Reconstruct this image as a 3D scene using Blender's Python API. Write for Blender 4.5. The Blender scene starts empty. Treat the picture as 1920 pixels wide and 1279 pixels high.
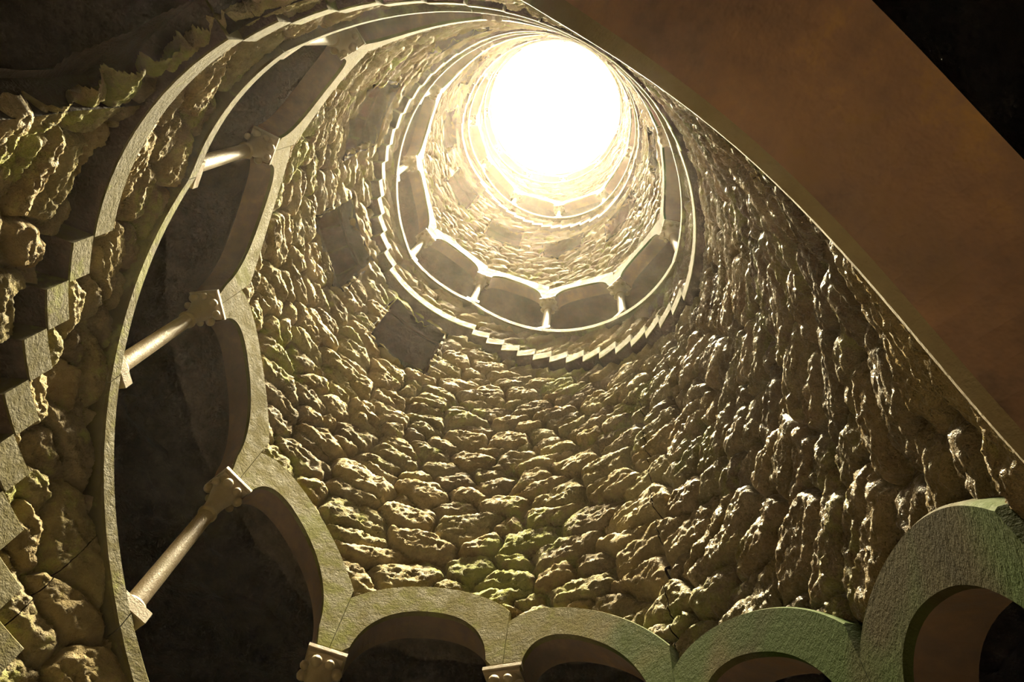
import bpy, math, random
import numpy as np
from mathutils import Matrix

# ------------------------------------------------------------------ camera, sky, sun, exposure
R = 2.4                     # radius of the well in metres
CAM_Z = 1.6                 # camera height over the well floor
PI, TAU = math.pi, 2 * math.pi
sc = bpy.context.scene
col = sc.collection

cam_data = bpy.data.cameras.new('camera')
cam_data.lens = 1438.386 / 1920 * 36.0
cam_data.sensor_width = 36.0
cam_data.clip_start = 0.005
cam_data.clip_end = 200
cam = bpy.data.objects.new('camera', cam_data)
col.objects.link(cam)


def aim_camera():
    """zenith vanishing point at (1101, 94) of 1920x1279; camera 0.9686 R from the well's axis"""
    f, vx, vy, d, al = 1438.386, 1101.03 - 960, 94.016 - 639.5, 0.96862, -0.264496
    z = np.array([vx, vy, f]); z /= np.linalg.norm(z)
    fw = np.array([0, 0, 1.0]); e = fw - z * (fw @ z); e /= np.linalg.norm(e)
    r = np.cross(e, z)
    if r[0] < 0:
        r = -r
    c, s = math.cos(al), math.sin(al)

    def world(k):
        a, b, zz = r[k], e[k], z[k]
        return np.array([a * c - b * s, a * s + b * c, zz])
    right, up, back = world(0), -world(1), -world(2)
    m = Matrix([[right[i], up[i], back[i], 0] for i in range(3)] + [[0, 0, 0, 1]])
    m.translation = (0, -d * R, CAM_Z)
    cam.matrix_world = m


aim_camera()
sc.camera = cam
sc.view_settings.view_transform = 'Standard'
sc.view_settings.look = 'None'
sc.view_settings.gamma = 1.0
sc.view_settings.use_curve_mapping = False
sc.view_settings.exposure = 0.0

world = bpy.data.worlds.new('overcast_sky')
sc.world = world
world.use_nodes = True
bg = world.node_tree.nodes['Background']
bg.inputs['Color'].default_value = (1.0, 0.95, 0.72, 1)
bg.inputs['Strength'].default_value = 0.75

sun_data = bpy.data.lights.new('sun', 'SUN')
sun_data.energy = 116.0
sun_data.angle = math.radians(18)
sun_data.color = (1.0, 0.85, 0.52)
sun = bpy.data.objects.new('sun', sun_data)
col.objects.link(sun)
sun.rotation_euler = (math.radians(1.5), math.radians(0.8), 0)
sun.location = (0, 0, 40)

sc.cycles.max_bounces = 5
sc.cycles.diffuse_bounces = 3
sc.cycles.glossy_bounces = 2
sc.cycles.volume_bounces = 0
sc.cycles.use_adaptive_sampling = True
sc.cycles.adaptive_threshold = 0.03

# ------------------------------------------------------------------ the staircase's layout
# s: angle along the descending stair (0 = side of the well facing the camera), h: height over the camera in units of R
S0, PER, LAND, SLOPE, H0 = 5.858, 2.30152, 0.56506, 0.83386, 5.5036
BAY = PER / 4
DROP = (PER - LAND) * SLOPE
FLOOR_H = -CAM_Z / R
TOP_H = 12.30
RING_H = 11.47              # level sill of the uppermost gallery
R_IN, R_BACK, R_OUT = 0.985, 1.10, 1.72


def hs(s):
    """height of the parapet's top along the stair"""
    s = np.asarray(s, float)
    u = (s - S0) / PER
    n = np.floor(u)
    x = (u - n) * PER
    return H0 - n * DROP - np.maximum(x - LAND, 0) * SLOPE


def P(s, h, r):
    return np.stack([R * r * np.sin(s) + 0 * h, R * r * np.cos(s) + 0 * h, R * h + CAM_Z + 0 * s], -1)


COLS = [S0 + BAY * n for n in range(-13, 17)] + [15.81]
SPRING = [float(hs(c)) + 0.72 for c in COLS[:-1]] + [0.43]
SILLC = [v - 0.72 for v in SPRING]
RF = [R_IN] * (len(COLS) - 2) + [0.9745]
RB = [1.095] * (len(COLS) - 2) + [1.12]
CAP_L = [0.06] * (len(COLS) - 2) + [0.19]
HALF_CAP = 0.06


def arch_curves(i, s):
    """spring line, intrados, extrados of bay i at angles s"""
    a, b = COLS[i], COLS[i + 1]
    t = (s - a) / (b - a)
    line = SPRING[i] * (1 - t) + SPRING[i + 1] * t
    w = b - a
    slope = SPRING[i] - SPRING[i + 1]
    mid = (a + b) / 2 + 0.07 * slope
    o0, o1 = a + CAP_L[i], b - HALF_CAP
    half = (o1 - o0) / 2
    x = np.clip((s - (o0 + o1) / 2) / half, -1, 1)
    rise = 0.25
    inner = line + rise * np.power(np.maximum(1 - np.abs(x) ** 2.2, 0), 0.5)
    outer = line + 0.395 * (w / BAY) ** .5 * np.sqrt(np.maximum(1 - ((s - mid) / (w * 0.65)) ** 2, 0.02))
    if i == len(COLS) - 2:      # the bay over the camera has only a thin moulded ring
        outer = inner + 0.04
    return line, inner, outer


# top ring arcade
NT = 11
TCOLS = [-5.617 + TAU * k / NT for k in range(NT + 1)]
T_SPRING = RING_H + 0.44


def top_arch(i, s):
    a, b = TCOLS[i], TCOLS[i + 1]
    half = (b - a) / 2 - HALF_CAP
    x = np.clip((s - (a + b) / 2) / half, -1, 1)
    inner = T_SPRING + 0.2 * np.sqrt(np.maximum(1 - x ** 2, 0))
    outer = T_SPRING + 0.32 * np.sqrt(np.maximum(1 - ((s - (a + b) / 2) / ((b - a) * .65)) ** 2, .02))
    return inner, outer


# stair treads and landings: (s0, s1, bottom, top, flight number, step number; 0 = landing)
TREADS = []
for n in range(-4, 5):
    hl = H0 - n * DROP
    s_a = S0 + n * PER - 0.06
    s_b = s_a + 0.725
    TREADS.append((s_a, s_b, hl - 0.572, hl - 0.474, n, 0))
    st = (PER - 0.725) / 14
    for k in range(14):
        hb = hl - 0.572 - (k + 1) * DROP / 15
        TREADS.append((s_b + k * st, s_b + (k + 1) * st, hb, hb + 0.098, n, k + 1))
TREADS = [t for t in TREADS if t[2] > FLOOR_H + 0.02 and t[0] > -3.45 and t[1] < 15.0]

# rectangular openings in the wall: s0, s1, bottom, top
WINDOWS = [(5.965, 6.36, 4.08, 4.74), (5.25, 5.67, 4.16, 4.80), (4.52, 4.96, 4.62, 5.36), (3.86, 4.22, 5.10, 5.70),
           (-1.95, -1.60, 8.45, 9.1), (-1.305, -0.91, 8.27, 8.94), (-0.66, -0.30, 7.87, 8.71), (-0.02, 0.35, 7.53, 8.17),
           (0.60, 0.985, 7.14, 7.68), (1.27, 1.68, 6.72, 7.38), (2.02, 2.36, 5.85, 6.55), (9.98, 10.675, 0.75, 2.034)]

# ------------------------------------------------------------------ helpers
rng = np.random.default_rng(7)
random.seed(7)


def hash3(ix, iy, iz, seed):
    h = (ix * 374761393 + iy * 668265263 + iz * 1274126177 + seed * 974711) & 0xFFFFFFFF
    h = ((h ^ (h >> 13)) * 1103515245) & 0xFFFFFFFF
    h = h ^ (h >> 16)
    return (h & 0xFFFF) / 65535.0


def vnoise(p, seed=0):
    i = np.floor(p).astype(np.int64)
    f = p - i
    f = f * f * (3 - 2 * f)
    out = 0
    for dx in (0, 1):
        for dy in (0, 1):
            for dz in (0, 1):
                w = (f[:, 0] if dx else 1 - f[:, 0]) * (f[:, 1] if dy else 1 - f[:, 1]) * (f[:, 2] if dz else 1 - f[:, 2])
                out = out + w * hash3(i[:, 0] + dx, i[:, 1] + dy, i[:, 2] + dz, seed)
    return out * 2 - 1


def fbm(p, octaves=4, seed=0, gain=0.5):
    out, a = 0, 1.0
    for o in range(octaves):
        out = out + a * vnoise(p * (2.03 ** o) + 17.3 * o, seed + o)
        a *= gain
    return out


def mesh_np(name, verts, quads, smooth=True, attrs=None):
    me = bpy.data.meshes.new(name)
    v = np.ascontiguousarray(verts, dtype=np.float32)
    q = np.ascontiguousarray(quads, dtype=np.int32)
    n, k = q.shape
    me.vertices.add(len(v)); me.vertices.foreach_set('co', v.ravel())
    me.loops.add(n * k); me.loops.foreach_set('vertex_index', q.ravel())
    me.polygons.add(n)
    me.polygons.foreach_set('loop_start', np.arange(0, n * k, k, dtype=np.int32))
    me.polygons.foreach_set('loop_total', np.full(n, k, dtype=np.int32))
    if smooth:
        me.polygons.foreach_set('use_smooth', np.ones(n, dtype=bool))
    me.update(calc_edges=True)
    for key, val in (attrs or {}).items():
        at = me.attributes.new(key, 'FLOAT', 'POINT')
        at.data.foreach_set('value', np.ascontiguousarray(val, dtype=np.float32))
    return me


class MB:
    """collects polygons for one mesh object"""

    def __init__(self):
        self.v, self.f, self.sm = [], [], []

    def add(self, verts, faces, smooth=False):
        o = len(self.v)
        self.v += [tuple(map(float, p)) for p in verts]
        self.f += [[i + o for i in f] for f in faces]
        self.sm += [smooth] * len(faces)

    def loft(self, rings, closed=True, caps=True, smooth=False):
        """rings: list of equally long point lists"""
        n, m = len(rings), len(rings[0])
        f = []
        for i in range(n - 1):
            for j in range(m if closed else m - 1):
                k = (j + 1) % m
                f.append([i * m + j, i * m + k, (i + 1) * m + k, (i + 1) * m + j])
        self.add([p for r_ in rings for p in r_], f, smooth)
        if caps:
            self.add(rings[0], [list(range(m))[::-1]])
            self.add(rings[-1], [list(range(m))])

    def lathe(self, c, prof, n=20, smooth=True):
        """prof: (radius, z) pairs in metres about a vertical axis at c"""
        rings = []
        for r_, z in prof:
            rings.append([(c[0] + r_ * math.cos(TAU * j / n), c[1] + r_ * math.sin(TAU * j / n), c[2] + z) for j in range(n)])
        self.loft(rings, True, True, smooth)

    def ball(self, c, rad, n=10, m=6):
        prof = [(max(1e-4, rad * math.sin(PI * k / m)), -rad * math.cos(PI * k / m)) for k in range(m + 1)]
        self.lathe(c, prof, n)

    def build(self, name, mat, parent=None):
        me = bpy.data.meshes.new(name)
        me.from_pydata(self.v, [], self.f)
        me.polygons.foreach_set('use_smooth', self.sm)
        me.update()
        me.materials.append(mat)
        return link(name, me, parent)


def link(name, me, parent=None):
    o = bpy.data.objects.new(name, me)
    col.objects.link(o)
    o.parent = parent
    return o


def empty(name, loc=(0, 0, 0)):
    o = bpy.data.objects.new(name, None)
    col.objects.link(o)
    o.location = loc
    o.empty_display_size = 0.1
    return o


def tag(o, label, cat, group=None):
    o['label'] = label; o['category'] = cat; o['kind'] = 'thing'
    if group:
        o['group'] = group
    return o


def structure(o, label=None):
    o['kind'] = 'structure'
    if label:
        o['label'] = label
    return o


ORD = ['first', 'second', 'third', 'fourth', 'fifth', 'sixth', 'seventh', 'eighth', 'ninth', 'tenth', 'eleventh', 'twelfth',
       'thirteenth', 'fourteenth', 'fifteenth', 'sixteenth']

# ------------------------------------------------------------------ materials


def nodes(mat):
    mat.use_nodes = True
    nt = mat.node_tree
    return nt, nt.nodes['Principled BSDF'], nt.nodes, nt.links


def ramp(nt, fac, stops):
    n = nt.nodes.new('ShaderNodeValToRGB')
    el = n.color_ramp.elements
    while len(el) > 1:
        el.remove(el[-1])
    el[0].position, el[0].color = stops[0][0], (*stops[0][1], 1)
    for p, c in stops[1:]:
        e = el.new(p); e.color = (*c, 1)
    nt.links.new(fac, n.inputs[0])
    return n.outputs[0]


def noise(nt, vec, scale, detail=4, rough=0.6, dist=0.0):
    n = nt.nodes.new('ShaderNodeTexNoise')
    n.inputs['Scale'].default_value = scale
    n.inputs['Detail'].default_value = detail
    n.inputs['Roughness'].default_value = rough
    n.inputs['Distortion'].default_value = dist
    nt.links.new(vec, n.inputs['Vector'])
    return n.outputs['Fac']


def mix(nt, fac, a, b, mode='MIX'):
    n = nt.nodes.new('ShaderNodeMix')
    n.data_type = 'RGBA'; n.blend_type = mode
    if isinstance(fac, float):
        n.inputs['Factor'].default_value = fac
    else:
        nt.links.new(fac, n.inputs['Factor'])
    for sock, v in ((n.inputs[6], a), (n.inputs[7], b)):
        if isinstance(v, tuple):
            sock.default_value = (*v, 1)
        else:
            nt.links.new(v, sock)
    return n.outputs[2]


def maths(nt, op, a, b=0.0):
    n = nt.nodes.new('ShaderNodeMath'); n.operation = op; n.use_clamp = False
    for k, v in ((0, a), (1, b)):
        if isinstance(v, (int, float)):
            n.inputs[k].default_value = v
        else:
            nt.links.new(v, n.inputs[k])
    return n.outputs[0]


def smooth(nt, v, lo, hi, a=0.0, b=1.0):
    n = nt.nodes.new('ShaderNodeMapRange'); n.interpolation_type = 'SMOOTHSTEP'
    for k, x in (('From Min', lo), ('From Max', hi), ('To Min', a), ('To Max', b)):
        n.inputs[k].default_value = x
    nt.links.new(v, n.inputs['Value'])
    return n.outputs['Result']


def bump(nt, height, strength, dist, prev=None):
    n = nt.nodes.new('ShaderNodeBump')
    n.inputs['Strength'].default_value = strength
    n.inputs['Distance'].default_value = dist
    nt.links.new(height, n.inputs['Height'])
    if prev is not None:
        nt.links.new(prev, n.inputs['Normal'])
    return n.outputs['Normal']


def stone_material(name, stops, moss, moss_amount, scale, bumps, rough=(0.7, 0.95), tint=False, seep_shade=False, spec=0.3):
    m = bpy.data.materials.new(name)
    nt, bsdf, N, L = nodes(m)
    geo = N.new('ShaderNodeNewGeometry')
    pos = geo.outputs['Position']
    big = noise(nt, pos, 1.1 * scale, 3, 0.6)
    fine = noise(nt, pos, 9 * scale, 4, 0.65)
    colr = ramp(nt, maths(nt, 'ADD', maths(nt, 'MULTIPLY', big, 0.6), maths(nt, 'MULTIPLY', fine, 0.4)), stops)
    if tint:
        at = N.new('ShaderNodeAttribute'); at.attribute_name = 'tint'
        colr = mix(nt, 0.75, colr, ramp(nt, at.outputs['Fac'], [(0, (0.55, 0.47, 0.45)), (0.25, (0.80, 0.76, 0.70)), (0.45, (0.86, 0.90, 0.60)), (0.65, (1.0, 0.92, 0.72)),
                                                               (0.85, (1.0, 0.86, 0.62)), (1, (1.25, 1.2, 1.1))]), 'MULTIPLY')
    mo = noise(nt, pos, 0.9 * scale, 3, 0.7)
    mf = smooth(nt, maths(nt, 'ADD', mo, maths(nt, 'MULTIPLY', fine, 0.35)), 0.72, 0.86, 0, moss_amount)
    colr = mix(nt, mf, colr, moss)
    L.new(colr, bsdf.inputs['Base Color'])
    rf = smooth(nt, fine, 0.35, 0.65, rough[0], rough[1])
    if seep_shade:
        # seeping water, plus shade painted into the dressed stone's colour, on the side where s is about 14 to 15
        sep = N.new('ShaderNodeSeparateXYZ'); L.new(pos, sep.inputs[0])
        wet_shade = smooth(nt, maths(nt, 'ADD', maths(nt, 'SUBTRACT', sep.outputs[0], sep.outputs[1]), maths(nt, 'MULTIPLY', mo, 1.4)), 2.1, 3.3)
        fin = noise(nt, pos, 30, 2)
        wr = smooth(nt, fin, 0.38, 0.6, 0.3, 0.7) if tint else smooth(nt, fin, 0.3, 0.7, 0.75, 0.85)
        mm = N.new('ShaderNodeMix'); L.new(wet_shade, mm.inputs[0]); L.new(rf, mm.inputs[2]); L.new(wr, mm.inputs[3])
        rf = mm.outputs[0]
        colr2 = mix(nt, maths(nt, 'MULTIPLY', wet_shade, 0.8), colr, mix(nt, 1.0, colr, (seep_shade * 1.05, seep_shade * 0.95, seep_shade * 0.92), 'MULTIPLY'))
        if not tint:                        # algae on the dressed stones where the water runs
            gm = smooth(nt, maths(nt, 'ADD', maths(nt, 'SUBTRACT', sep.outputs[0], sep.outputs[1]), maths(nt, 'MULTIPLY', mo, 1.4)), 1.3, 2.0)
            gm = maths(nt, 'MULTIPLY', gm, smooth(nt, noise(nt, pos, 0.9, 2), 0.44, 0.56, 0, 0.85))
            colr2 = mix(nt, gm, colr2, (0.032, 0.06, 0.010))
        L.new(colr2, bsdf.inputs['Base Color'])
    L.new(rf, bsdf.inputs['Roughness'])
    bsdf.inputs['Specular IOR Level'].default_value = spec
    nrm = None
    for sc_, dist, strg in bumps:
        nrm = bump(nt, noise(nt, pos, sc_, 3, 0.7), strg, dist, nrm)
    L.new(nrm, bsdf.inputs['Normal'])
    return m


RUB = [(0.25, (0.13, 0.10, 0.065)), (0.45, (0.29, 0.24, 0.145)), (0.6, (0.43, 0.37, 0.23)), (0.8, (0.54, 0.49, 0.35))]
SMO = [(0.25, (0.055, 0.045, 0.017)), (0.5, (0.112, 0.096, 0.034)), (0.75, (0.175, 0.155, 0.060))]
M_RUB = stone_material('rubble_stone', RUB, (0.33, 0.37, 0.09), 0.75, 1.0, [(17, 0.026, 0.75), (62, 0.016, 0.95)], tint=True, seep_shade=0.42)
M_ARCH = stone_material('dressed_stone', SMO, (0.15, 0.165, 0.035), 0.6, 0.8, [(30, 0.012, 0.6), (110, 0.005, 0.6)], rough=(0.6, 0.85), seep_shade=0.2, spec=0.03)
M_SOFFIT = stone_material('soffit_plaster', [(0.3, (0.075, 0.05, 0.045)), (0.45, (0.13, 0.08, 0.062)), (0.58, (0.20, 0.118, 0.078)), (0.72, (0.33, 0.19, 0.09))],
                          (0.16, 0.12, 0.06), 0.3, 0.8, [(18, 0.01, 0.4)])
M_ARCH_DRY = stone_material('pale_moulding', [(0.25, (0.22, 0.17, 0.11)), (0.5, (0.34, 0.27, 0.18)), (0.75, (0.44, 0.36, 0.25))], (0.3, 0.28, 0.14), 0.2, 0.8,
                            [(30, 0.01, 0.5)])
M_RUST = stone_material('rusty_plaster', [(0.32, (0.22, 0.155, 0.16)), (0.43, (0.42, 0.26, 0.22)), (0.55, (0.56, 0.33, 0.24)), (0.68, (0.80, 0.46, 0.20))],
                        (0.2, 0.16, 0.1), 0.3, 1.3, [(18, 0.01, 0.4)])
M_STEP = stone_material('step_stone', SMO, (0.34, 0.38, 0.12), 0.5, 1.3, [(25, 0.012, 0.5), (90, 0.004, 0.5)])
M_COLUMN = stone_material('column_stone', [(0.3, (0.20, 0.15, 0.10)), (0.7, (0.40, 0.33, 0.25))], (0.2, 0.18, 0.08), 0.4, 1.5,
                          [(60, 0.006, 0.6), (180, 0.003, 0.5)], rough=(0.35, 0.6))
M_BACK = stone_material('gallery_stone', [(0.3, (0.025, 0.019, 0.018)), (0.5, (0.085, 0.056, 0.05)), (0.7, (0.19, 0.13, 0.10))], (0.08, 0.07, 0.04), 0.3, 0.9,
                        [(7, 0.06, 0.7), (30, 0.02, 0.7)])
M_DARK = stone_material('shaded_reveal_stone', [(0.3, (0.02, 0.016, 0.014)), (0.7, (0.06, 0.045, 0.038))], (0.04, 0.04, 0.02), 0.3, 1.2, [(12, 0.04, 0.7)])  # near-black colour puts the shade of the window reveals into the stone
M_FLOOR = stone_material('wet_floor', [(0.3, (0.02, 0.016, 0.014)), (0.7, (0.05, 0.042, 0.035))], (0.06, 0.08, 0.03), 0.4, 1.0,
                         [(12, 0.02, 0.5)], rough=(0.15, 0.5))

# ------------------------------------------------------------------ the rubble wall of the well


def row_table():
    hs_, h = [], FLOOR_H - 0.2
    while h < TOP_H + 0.3:
        hh = rng.uniform(0.085, 0.155) * (1.0 if h < 5 else 0.85)
        hs_.append((h, hh)); h += hh
    return hs_


ROWS = row_table()
ROW_H = np.array([a for a, _ in ROWS] + [ROWS[-1][0] + ROWS[-1][1]])
ROW_N = np.array([int(round(TAU / (rng.uniform(0.165, 0.25) * (1.0 if a < 5 else 0.85)))) for a, _ in ROWS])
ROW_OFF = rng.uniform(0, 1, len(ROWS))
NMAX = int(ROW_N.max())
JIT = rng.uniform(-0.38, 0.38, (len(ROWS), NMAX, 2))
WGT = rng.uniform(-0.05, 0.05, (len(ROWS), NMAX))


def cells(phi, h):
    """nearest stone, distance to its joint and offset inside the stone, for angles phi and heights h"""
    row = np.clip(np.searchsorted(ROW_H, h, side='right') - 1, 0, len(ROWS) - 1)
    best = np.full(phi.shape, 9.0); second = best.copy()
    bid = np.zeros(phi.shape, np.int64); bx = np.zeros(phi.shape); by = np.zeros(phi.shape)
    for dr in (-1, 0, 1):
        rr = np.clip(row + dr, 0, len(ROWS) - 1)
        n = ROW_N[rr]
        j0 = np.floor(phi / TAU * n - ROW_OFF[rr]).astype(np.int64)
        hc = (ROW_H[rr] + ROW_H[rr + 1]) / 2
        hh = ROW_H[rr + 1] - ROW_H[rr]
        for dj in (-1, 0, 1):
            j = j0 + dj
            jm = np.mod(j, n)
            px = (j + ROW_OFF[rr] + 0.5 + JIT[rr, jm, 0]) * TAU / n
            py = hc + JIT[rr, jm, 1] * hh * 0.95
            dx, dy = phi - px, (h - py) * 1.5
            d = (np.abs(dx) ** 2.4 + np.abs(dy) ** 2.4) ** (1 / 2.4) + WGT[rr, jm]
            d = d + np.where((dr != 0) & (rr == row), 9.0, 0)
            m1 = d < best
            second = np.where(m1, best, np.minimum(second, d))
            bid = np.where(m1, rr * 1000 + jm, bid)
            bx = np.where(m1, dx, bx); by = np.where(m1, dy, by)
            best = np.where(m1, d, best)
    return bid, second - best, bx, by


def turns(phi):
    for k in range(-1, 4):
        yield phi + TAU * k


def window_depth(wd, s, h, wob):
    """how far a point lies inside a window opening (negative outside)"""
    a, b, lo, hi = wd
    d = np.minimum(np.minimum(s - a, b - s), np.minimum(h - lo, hi - h))
    if b - a > 0.6:     # the opening by the lowest turn has a slanting upper corner
        d = np.minimum(d, (2.03 - 1.15 * np.maximum(s - 10.43, 0) - h) * 0.65)
    return d + wob


def open_mask(phi, h, wob, grow=0.0):
    """True where the wall has an opening, a dressed stone or a tread instead of rubble"""
    out = np.zeros(phi.shape, bool)
    for s in turns(phi):
        for i in range(len(COLS) - 1):
            m = (s >= COLS[i]) & (s < COLS[i + 1])
            if m.any():
                _, _, outer = arch_curves(i, s[m])
                sill = SILLC[i] + (SILLC[i + 1] - SILLC[i]) * (s[m] - COLS[i]) / (COLS[i + 1] - COLS[i])
                if i < len(COLS) - 2:
                    sill = hs(s[m])
                out[m] |= (h[m] > sill - 0.05 + grow) & (h[m] < outer - 0.012 - grow)
        for i in range(NT):
            m = (s >= TCOLS[i]) & (s < TCOLS[i + 1])
            if m.any():
                _, outer = top_arch(i, s[m])
                out[m] |= (h[m] > RING_H - 0.05) & (h[m] < outer - 0.012)
        for (a, b, lo, hi, n, k) in TREADS:
            out |= (s > a + 0.006 + grow) & (s < b - 0.006 - grow) & (h > lo + 0.006 + grow) & (h < hi - 0.012 - grow)
        for wd in WINDOWS:
            out |= window_depth(wd, s, h, wob) > 3 * grow
    return out


def recess(phi, h):
    """the wall steps back under the treads"""
    out = np.zeros(phi.shape)
    for s in turns(phi):
        for (a, b, lo, hi, n, k) in TREADS:
            d = lo - h
            m = (s > a - 0.01) & (s < b + 0.01) & (d > -0.02) & (d < 0.10) & ~((s > 9.9) & (s < 10.85))
            out[m] = np.maximum(out[m], 1 - np.clip((d[m] - 0.05) / 0.05, 0, 1))
    return out


def surface(phi, h):
    p3 = np.stack([np.sin(phi), np.cos(phi), h], -1)
    wx = fbm(p3 * 6, 3, 3) * 0.03
    wy = fbm(p3 * 6 + 40, 3, 5) * 0.03
    bid, edge, bx, by = cells(np.mod(phi, TAU) + wx, h + wy)
    rr, jm = bid // 1000, bid % 1000
    rnd = np.modf(np.abs(np.sin(bid * 12.9898) * 43758.5453))[0]
    rn2 = np.modf(np.abs(np.sin(bid * 78.233) * 12543.123))[0]
    rn3 = np.modf(np.abs(np.sin(bid * 39.425) * 24634.63))[0]
    prof = 1 - np.exp(-(edge / 0.019) ** 1.6)
    dome = np.minimum(edge / 0.085, 1.0) ** 0.8
    rough = fbm(p3 * 9, 2, 11, 0.6)
    pit = np.abs(fbm(p3 * 42, 3, 21, 0.75))
    crag = np.abs(fbm(p3 * np.array([13, 13, 22]), 3, 61, 0.55))
    body = prof * (0.022 + 0.024 * rnd + 0.026 * dome + 0.24 * (rn2 - 0.5) * bx - 0.26 * (rn3 - 0.42) * by + 0.010 * rough)
    body = np.where(body > 0, 0.066 * np.tanh(body / 0.066), body)
    disp = body + 0.005 - 0.0085 * np.minimum(pit, 1) - 0.013 * np.minimum(crag, 1) - 0.075 * recess(phi, h)
    r = 1.048 - np.minimum(disp, 0.064)
    return r, bid, edge, rnd


def wall_zone(f0, f1, h0, h1, step, holes=()):
    nf = max(2, int((f1 - f0) / step)); nh = max(2, int((h1 - h0) / step))
    F, H = np.meshgrid(np.linspace(f0, f1, nf + 1), np.linspace(h0, h1, nh + 1))
    phi, h = F.ravel(), H.ravel()
    r, bid, edge, rnd = surface(phi, h)
    verts = P(phi, h, r)
    idx = np.arange((nf + 1) * (nh + 1)).reshape(nh + 1, nf + 1)
    q = np.stack([idx[:-1, :-1], idx[:-1, 1:], idx[1:, 1:], idx[1:, :-1]], -1).reshape(-1, 4)
    fc = (phi[q[:, 0]] + phi[q[:, 2]]) / 2
    hc = (h[q[:, 0]] + h[q[:, 2]]) / 2
    p3 = np.stack([np.sin(fc), np.cos(fc), hc], -1)
    keep = ~open_mask(fc, hc, 0.011 * fbm(p3 * 12, 2, 71))
    for (a, b, c, d) in holes:
        keep &= ~((fc > a) & (fc < b) & (hc > c) & (hc < d))
    q, fc, hc = q[keep], fc[keep], hc[keep]
    fid = bid[q[:, 0]]
    return verts, q, fid, rnd


def build_rubble():
    near_l = (-2.25, -0.6, 0.7, 2.70)
    near_r = (1.35, 2.75, 0.5, 3.3)
    zones = [wall_zone(-PI, PI, FLOOR_H - 0.02, 4.6, 0.0078, (near_l, near_r)), wall_zone(*near_l, 0.0058), wall_zone(*near_r, 0.0064),
             wall_zone(-PI, PI, 4.6 - 0.006, 8.0, 0.0135), wall_zone(-PI, PI, 8.0 - 0.008, TOP_H, 0.020)]
    V, Q, I, T, o = [], [], [], [], 0
    for v, q, fid, rnd in zones:
        V.append(v); Q.append(q + o); I.append(fid); T.append(rnd); o += len(v)
    V, Q, I, T = np.concatenate(V), np.concatenate(Q), np.concatenate(I), np.concatenate(T)
    # how large each stone shows from the photograph's position
    m = np.array(cam.matrix_world.inverted() if hasattr(cam.matrix_world, 'inverted') else cam.matrix_world)
    m = np.linalg.inv(np.array(MW))
    c = np.c_[V, np.ones(len(V))] @ m.T
    zz = np.minimum(c[:, 2], -1e-3)
    x = 960 + 1438.386 * c[:, 0] / -zz; y = 639.5 - 1438.386 * c[:, 1] / -zz
    a = (x[Q[:, 2]] - x[Q[:, 0]]) * (y[Q[:, 3]] - y[Q[:, 1]]) - (x[Q[:, 3]] - x[Q[:, 1]]) * (y[Q[:, 2]] - y[Q[:, 0]])
    cxm, cym = x[Q[:, 0]], y[Q[:, 0]]
    ok = (c[Q[:, 0], 2] < -0.05) & (cxm > 0) & (cxm < 1920) & (cym > 0) & (cym < 1279)
    # the slab of the arch over the camera hides what lies beyond its edge
    ok &= ~(cym < (cxm - 975) * 0.78)
    area = np.where(ok, np.abs(a) / 2, 0)
    ids, inv = np.unique(I, return_inverse=True)
    tot = np.bincount(inv, weights=area)
    order = np.argsort(-tot)
    own = order[:300]
    wall = structure(empty_wall())
    for k in own:
        q = Q[inv == k]
        u, ri = np.unique(q, return_inverse=True)
        me = mesh_np('stone', V[u], ri.reshape(-1, 4), True, {'tint': T[u]})
        me.materials.append(M_RUB)
        link('stone', me, wall)
    rest = ~np.isin(inv, own)
    q = Q[rest]
    u, ri = np.unique(q, return_inverse=True)
    me = mesh_np('rubble_stones', V[u], ri.reshape(-1, 4), True, {'tint': T[u]})
    me.materials.append(M_RUB)
    st = link('rubble_stones', me, wall)
    st['kind'] = 'stuff'
    return wall


def empty_wall():
    """back face of the wall's masonry core, towards the stair gallery"""
    nf, nh = 420, 860
    F, H = np.meshgrid(np.linspace(-PI, PI, nf + 1), np.linspace(FLOOR_H, TOP_H, nh + 1))
    phi, h = F.ravel(), H.ravel()
    p3 = np.stack([np.sin(phi), np.cos(phi), h], -1)
    v = P(phi, h, R_BACK + 0.012 * fbm(p3 * 8, 2, 91))
    idx = np.arange((nf + 1) * (nh + 1)).reshape(nh + 1, nf + 1)
    q = np.stack([idx[:-1, :-1], idx[:-1, 1:], idx[1:, 1:], idx[1:, :-1]], -1).reshape(-1, 4)
    fc = (phi[q[:, 0]] + phi[q[:, 2]]) / 2
    hc = (h[q[:, 0]] + h[q[:, 2]]) / 2
    q = q[~open_mask(fc, hc, 0.0, 0.004)]
    me = mesh_np('wall_well', v, q)
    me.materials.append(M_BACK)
    return link('wall_well', me)


MW = [list(r_) for r_ in cam.matrix_world]
WALL = build_rubble()
structure(WALL, 'round shaft wall of rough mossy rubble stones')

# window reveals
for k, (a, b, lo, hi) in enumerate(WINDOWS):
    mb = MB()
    g = 0.02
    a_, b_, lo_, hi_ = a - g, b + g, lo - g, hi + g
    n = 8
    ring = [(a_ + (b_ - a_) * t / n, lo_) for t in range(n)] + [(b_, lo_ + (hi_ - lo_) * t / n) for t in range(n)] + \
           [(b_ - (b_ - a_) * t / n, hi_) for t in range(n)] + [(a_, hi_ - (hi_ - lo_) * t / n) for t in range(n)]
    rings = []
    for r_ in (1.0, 1.03, 1.06, 1.09, 1.12):
        j = 0.012
        rings.append([P(np.array(s + random.uniform(-j, j)), np.array(h + random.uniform(-j, j)), r_) for s, h in ring])
    mb.loft(rings, True, False, False)
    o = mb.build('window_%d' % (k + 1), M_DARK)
    structure(o)

# ------------------------------------------------------------------ gallery behind the wall


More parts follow.
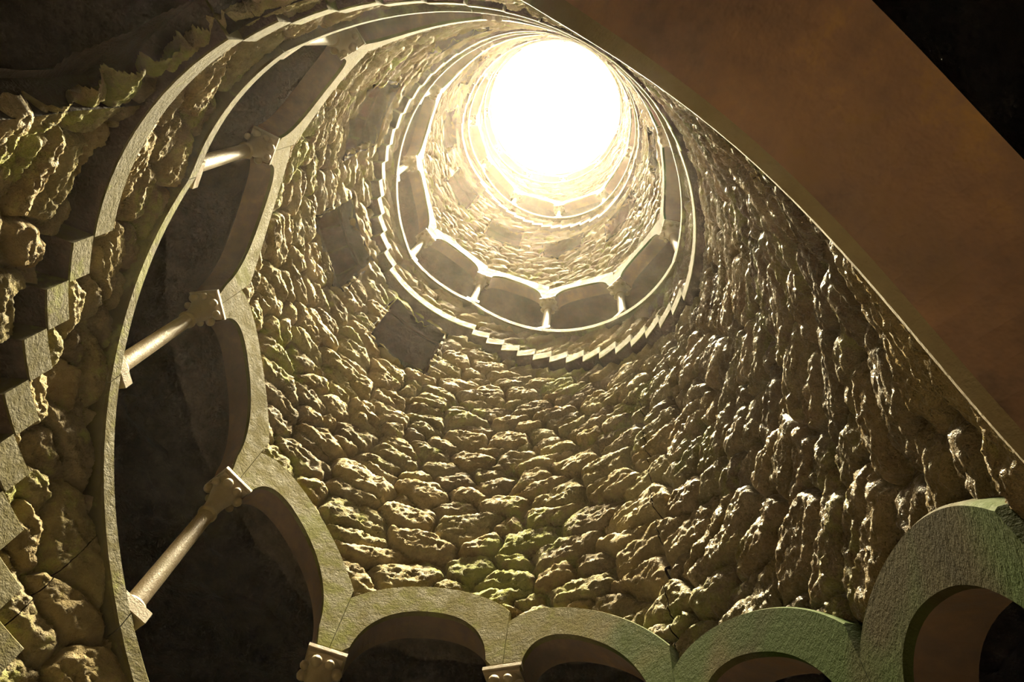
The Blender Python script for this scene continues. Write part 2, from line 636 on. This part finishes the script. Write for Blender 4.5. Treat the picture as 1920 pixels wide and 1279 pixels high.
def grid_obj(name, f0, f1, g0, g1, nf, ng, fn, mat):
    F, G = np.meshgrid(np.linspace(f0, f1, nf + 1), np.linspace(g0, g1, ng + 1))
    v = fn(F.ravel(), G.ravel())
    idx = np.arange((nf + 1) * (ng + 1)).reshape(ng + 1, nf + 1)
    q = np.stack([idx[:-1, :-1], idx[:-1, 1:], idx[1:, 1:], idx[1:, :-1]], -1).reshape(-1, 4)
    me = mesh_np(name, v, q)
    me.materials.append(mat)
    return structure(link(name, me))


def outer_fn(phi, h):
    p3 = np.stack([np.sin(phi), np.cos(phi), h], -1) * 1.7
    return P(phi, h, R_OUT + 0.05 * fbm(p3 * 4, 4, 31) + 0.03 * np.abs(fbm(p3 * 9, 3, 41)))


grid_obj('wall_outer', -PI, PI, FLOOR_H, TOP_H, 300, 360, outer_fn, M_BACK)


def ceil_fn(s, r_):
    h = np.interp(s, np.array(COLS), np.array(SILLC)) + 1.30 + 0.16 * np.sin(PI * (r_ - R_BACK) / (R_OUT - R_BACK))
    p3 = np.stack([np.sin(s) * r_, np.cos(s) * r_, h], -1)
    return P(s, h + 0.03 * fbm(p3 * 9, 3, 51), r_)


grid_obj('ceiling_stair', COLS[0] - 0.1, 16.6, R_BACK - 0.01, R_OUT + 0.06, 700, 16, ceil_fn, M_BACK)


def flat_ring(name, h0, h1, r0, r1, mat, n=96):
    mb = MB()
    rings = [[P(np.array(TAU * k / n), np.array(h), r_) for h, r_ in ((h0, r0), (h0, r1), (h1, r1), (h1, r0))] for k in range(n)]
    rings.append(rings[0])
    mb.loft(rings, True, False)
    return structure(mb.build(name, mat))


flat_ring('roof_ring', TOP_H, TOP_H + 0.06, R_IN, R_OUT + 0.1, M_ARCH)
flat_ring('ceiling_top', RING_H - 0.12, RING_H - 0.05, R_BACK - 0.02, R_OUT + 0.06, M_BACK)
mb = MB()
n = 96
mb.add([(0, 0, 0)] + [(R * (R_OUT + .06) * math.cos(TAU * k / n), R * (R_OUT + .06) * math.sin(TAU * k / n), 0) for k in range(n)],
       [[0, k + 1, (k + 1) % n + 1] for k in range(n)])
structure(mb.build('floor', M_FLOOR))

# ------------------------------------------------------------------ dressed stone: copings, arches, columns, treads
TURN = ['uppermost', 'middle', 'lowest']


def turn_of(i):
    return min(2, max(0, (i + 2) // 11))


TURN_COUNT = {}


def nth(key):
    TURN_COUNT[key] = TURN_COUNT.get(key, 0) + 1
    return TURN_COUNT[key] - 1


def sweep_band(name, s_list, lo, hi, r0, r1, ch, mat, parent=None, under=None):
    """curved bar of stone with chamfered inner edges; lo, hi: heights at each s"""
    mb = MB()
    rings = []
    for s, a, b in zip(s_list, lo, hi):
        s_ = np.array(s)
        rings.append([P(s_, np.array(hh), rr) for rr, hh in ((r0 + ch, a), (r1, a), (r1, b), (r0 + ch, b), (r0, b - ch), (r0, a + ch))])
    mb.loft(rings)
    o = mb.build(name, mat, parent)
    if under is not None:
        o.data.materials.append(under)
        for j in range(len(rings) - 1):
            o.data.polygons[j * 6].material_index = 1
    return o


def arch_obj(name, a, b, inner_fn, outer_fn_, spring_a, spring_b, rf, rb, cap_l=HALF_CAP, mat=None):
    o0, o1 = a + cap_l, b - HALF_CAP
    half = (o1 - o0) / 2
    m = (o0 + o1) / 2
    th = [PI * k / 30 for k in range(31)]
    pts = [(a + cap_l * t / 3, spring_a) for t in range(3)]
    for t in th:
        s = m - half * math.cos(t)
        pts.append((s, None))
    pts += [(b - HALF_CAP * (2 - t) / 3, spring_b) for t in range(3)]
    rings = []
    ch = 0.008
    for s, sp in pts:
        inner = sp if sp is not None else float(inner_fn(np.array([s]))[0])
        outer = float(outer_fn_(np.array([s]))[0])
        s_ = np.array(s)
        rings.append([P(s_, np.array(hh), rr) for rr, hh in ((rf + ch * .7, outer), (rf, outer - ch * .7), (rf, inner + ch * 1.2), (rf + ch * 1.6, inner),
                                                             (rb, inner), (rb, outer))])
    mb = MB()
    mb.loft(rings)
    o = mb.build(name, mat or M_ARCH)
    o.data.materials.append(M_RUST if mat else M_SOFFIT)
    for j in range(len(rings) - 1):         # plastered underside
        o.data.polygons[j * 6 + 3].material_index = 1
    return o


def column(name, s, base_h, spring_h, rc=1.04, scale=1.0):
    """plinth, base, shaft, bell capital with beads and a moulded abacus, standing on the coping"""
    b = P(np.array(s), np.array(base_h), rc)
    e = empty(name, b)
    e.rotation_euler = (0, 0, -s)
    H = (spring_h - base_h) * R
    k = R * scale

    def part(nm, mb, parent=e):
        return mb.build(nm, M_COLUMN, parent)

    def block(mb, w, d, z0, z1, ch=0.006):
        mb.loft([[(x * (w - c_), y * (d - c_), z) for x, y in ((-1, -1), (1, -1), (1, 1), (-1, 1))]
                 for z, c_ in ((z0, ch), (z0 + ch, 0), (z1 - ch, 0), (z1, ch))])
    mb = MB(); block(mb, 0.050 * k, 0.056 * k, 0.0, 0.045 * k); part('plinth', mb)
    mb = MB()
    z = 0.045 * k
    mb.lathe((0, 0, z), [(0.045 * k, 0), (0.049 * k, 0.008 * k), (0.045 * k, 0.018 * k), (0.034 * k, 0.021 * k), (0.031 * k, 0.03 * k)], 24)
    part('base', mb)
    z0, z1 = 0.07 * k, H - 0.185 * k
    mb = MB()
    mb.lathe((0, 0, 0), [(0.030 * k, z0), (0.0295 * k, z0 + 0.3 * (z1 - z0)), (0.0265 * k, z1)], 24)
    part('shaft', mb)
    mb = MB()
    mb.lathe((0, 0, z1 - 0.004 * k), [(0.027 * k, 0), (0.034 * k, 0.006 * k), (0.034 * k, 0.014 * k), (0.028 * k, 0.02 * k)], 24)
    part('neck_ring', mb)
    mb = MB()
    zc = z1 + 0.014 * k
    top = H - 0.026 * k
    prof = [(0.028, 0), (0.031, 0.3), (0.039, 0.6), (0.052, 0.85), (0.060, 1.0)]
    mb.lathe((0, 0, 0), [(r_ * k, zc + t * (top - zc)) for r_, t in prof], 24)
    bell = part('capital', mb)
    for q in range(8):
        an = TAU * q / 8 + PI / 8
        rr = 0.058 * k if q % 2 == 0 else 0.056 * k
        mb = MB()
        mb.ball((rr * math.cos(an), rr * math.sin(an), top - 0.03 * k), (0.019 if q % 2 else 0.015) * k)
        part('bead', mb, bell)
    mb = MB()
    w = HALF_CAP * k * 1.02
    block(mb, w * 0.94, 0.053 * k, top, top + 0.013 * k, 0.003)
    block(mb, w * 1.04, 0.060 * k, top + 0.013 * k, H + 0.002 * k, 0.003)
    part('abacus', mb)
    return e


for i in range(len(COLS) - 1):
    a, b = COLS[i], COLS[i + 1]
    t = turn_of(i)
    # coping of the parapet
    ns = 14
    ss = [a + (b - a) * k / ns for k in range(ns + 1)]
    hi = [float(hs(s)) if i < len(COLS) - 2 else SILLC[i] + (SILLC[i + 1] - SILLC[i]) * (s - a) / (b - a) for s in ss]
    g = 0.0015
    ss[0] += g; ss[-1] -= g
    o = sweep_band('parapet_coping', ss, [h - 0.066 for h in hi], hi, RF[i] - 0.004, R_BACK + 0.02, 0.007, M_STEP)
    k_ = nth(('coping', t))
    if i < len(COLS) - 2:
        tag(o, 'stone coping strip under the %s arch down the %s turn of the spiral' % (ORD[k_], TURN[t]), 'coping', 'parapet copings of the spiral')
    else:
        tag(o, 'stone coping strip of the bay right over the viewer', 'coping', 'parapet copings of the spiral')
    # arch
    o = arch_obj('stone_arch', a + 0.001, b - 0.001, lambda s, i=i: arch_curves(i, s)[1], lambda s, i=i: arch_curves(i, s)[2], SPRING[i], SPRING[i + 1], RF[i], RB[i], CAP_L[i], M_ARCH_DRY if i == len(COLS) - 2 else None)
    if i < len(COLS) - 2:
        tag(o, 'dressed stone arch, %s down the %s turn of the spiral arcade' % (ORD[k_], TURN[t]), 'arch', 'arches of the spiral arcade')
    else:
        tag(o, 'dark arch directly overhead with a pale lit edge cutting diagonally across the view', 'arch', 'arches of the spiral arcade')
for i, c in enumerate(COLS):
    t = turn_of(i)
    k_ = nth(('column', t))
    o = column('stone_column', c, SILLC[i], SPRING[i], 1.04)
    tag(o, 'slender round stone column, %s down the %s turn of the spiral arcade' % (ORD[k_], TURN[t]), 'column', 'columns of the spiral arcade')

for i in range(NT):
    a, b = TCOLS[i], TCOLS[i + 1]
    ns = 10
    ss = [a + (b - a) * k / ns for k in range(ns + 1)]
    o = sweep_band('ring_coping', ss, [RING_H - 0.05] * (ns + 1), [RING_H] * (ns + 1), R_IN - .004, R_BACK + .02, .007, M_STEP)
    tag(o, 'coping strip of the level gallery ringing the sky, %s anticlockwise from its lowest point' % ORD[i], 'coping', 'copings of the top gallery')
    o = arch_obj('ring_arch', a + .001, b - .001, lambda s, i=i: top_arch(i, s)[0], lambda s, i=i: top_arch(i, s)[1], T_SPRING, T_SPRING, R_IN, R_BACK)
    tag(o, 'glowing arch of the level gallery ringing the sky, %s anticlockwise from its lowest point' % ORD[i], 'arch', 'arches of the top gallery')
    o = column('ring_column', a, RING_H, T_SPRING)
    tag(o, 'short column of the level gallery ringing the sky, %s anticlockwise from its lowest point' % ORD[i], 'column', 'columns of the top gallery')

FLIGHT = {n: w for n, w in zip(range(-4, 5), ['topmost', 'second', 'third', 'fourth', 'fifth', 'sixth', 'seventh', 'eighth', 'ninth'])}
for (a, b, lo, hi, n, k) in TREADS:
    ns = 12 if k == 0 else 3
    a2, b2 = (a + 0.001, b + (0.008 if k else 0.008))
    ss = [a2 + (b2 - a2) * j / ns for j in range(ns + 1)]
    o = sweep_band('stair_landing' if k == 0 else 'stair_tread', ss, [lo] * (ns + 1), [hi] * (ns + 1), R_IN, R_OUT + 0.04, 0.004, M_STEP, None, M_BACK)  # darker underside material: shade below the treads is put into the colour
    if k == 0:
        tag(o, 'long pale landing slab at the head of the %s flight from the top' % FLIGHT[n], 'landing', 'landings of the spiral stair')
    else:
        tag(o, 'pale stair tread end, %s step below the landing of the %s flight from the top' % (ORD[k - 1], FLIGHT[n]), 'step', 'treads of the spiral stair')

# ------------------------------------------------------------------ mist hanging in the shaft
m_haze = bpy.data.materials.new('mist')
m_haze.use_nodes = True
nt = m_haze.node_tree
nt.nodes.remove(nt.nodes['Principled BSDF'])
vs = nt.nodes.new('ShaderNodeVolumeScatter')
vs.inputs['Color'].default_value = (1.0, 0.86, 0.78, 1)
vs.inputs['Density'].default_value = 0.00065
vs.inputs['Anisotropy'].default_value = 0.75
nt.links.new(vs.outputs[0], nt.nodes['Material Output'].inputs['Volume'])
mb = MB()
mb.lathe((0, 0, 0.03), [(R * 1.6, 0), (R * 1.6, R * (TOP_H - FLOOR_H) - 0.1)], 48)
haze = mb.build('mist', m_haze)
haze['kind'] = 'stuff'
haze['label'] = 'thin mist hanging in the shaft'
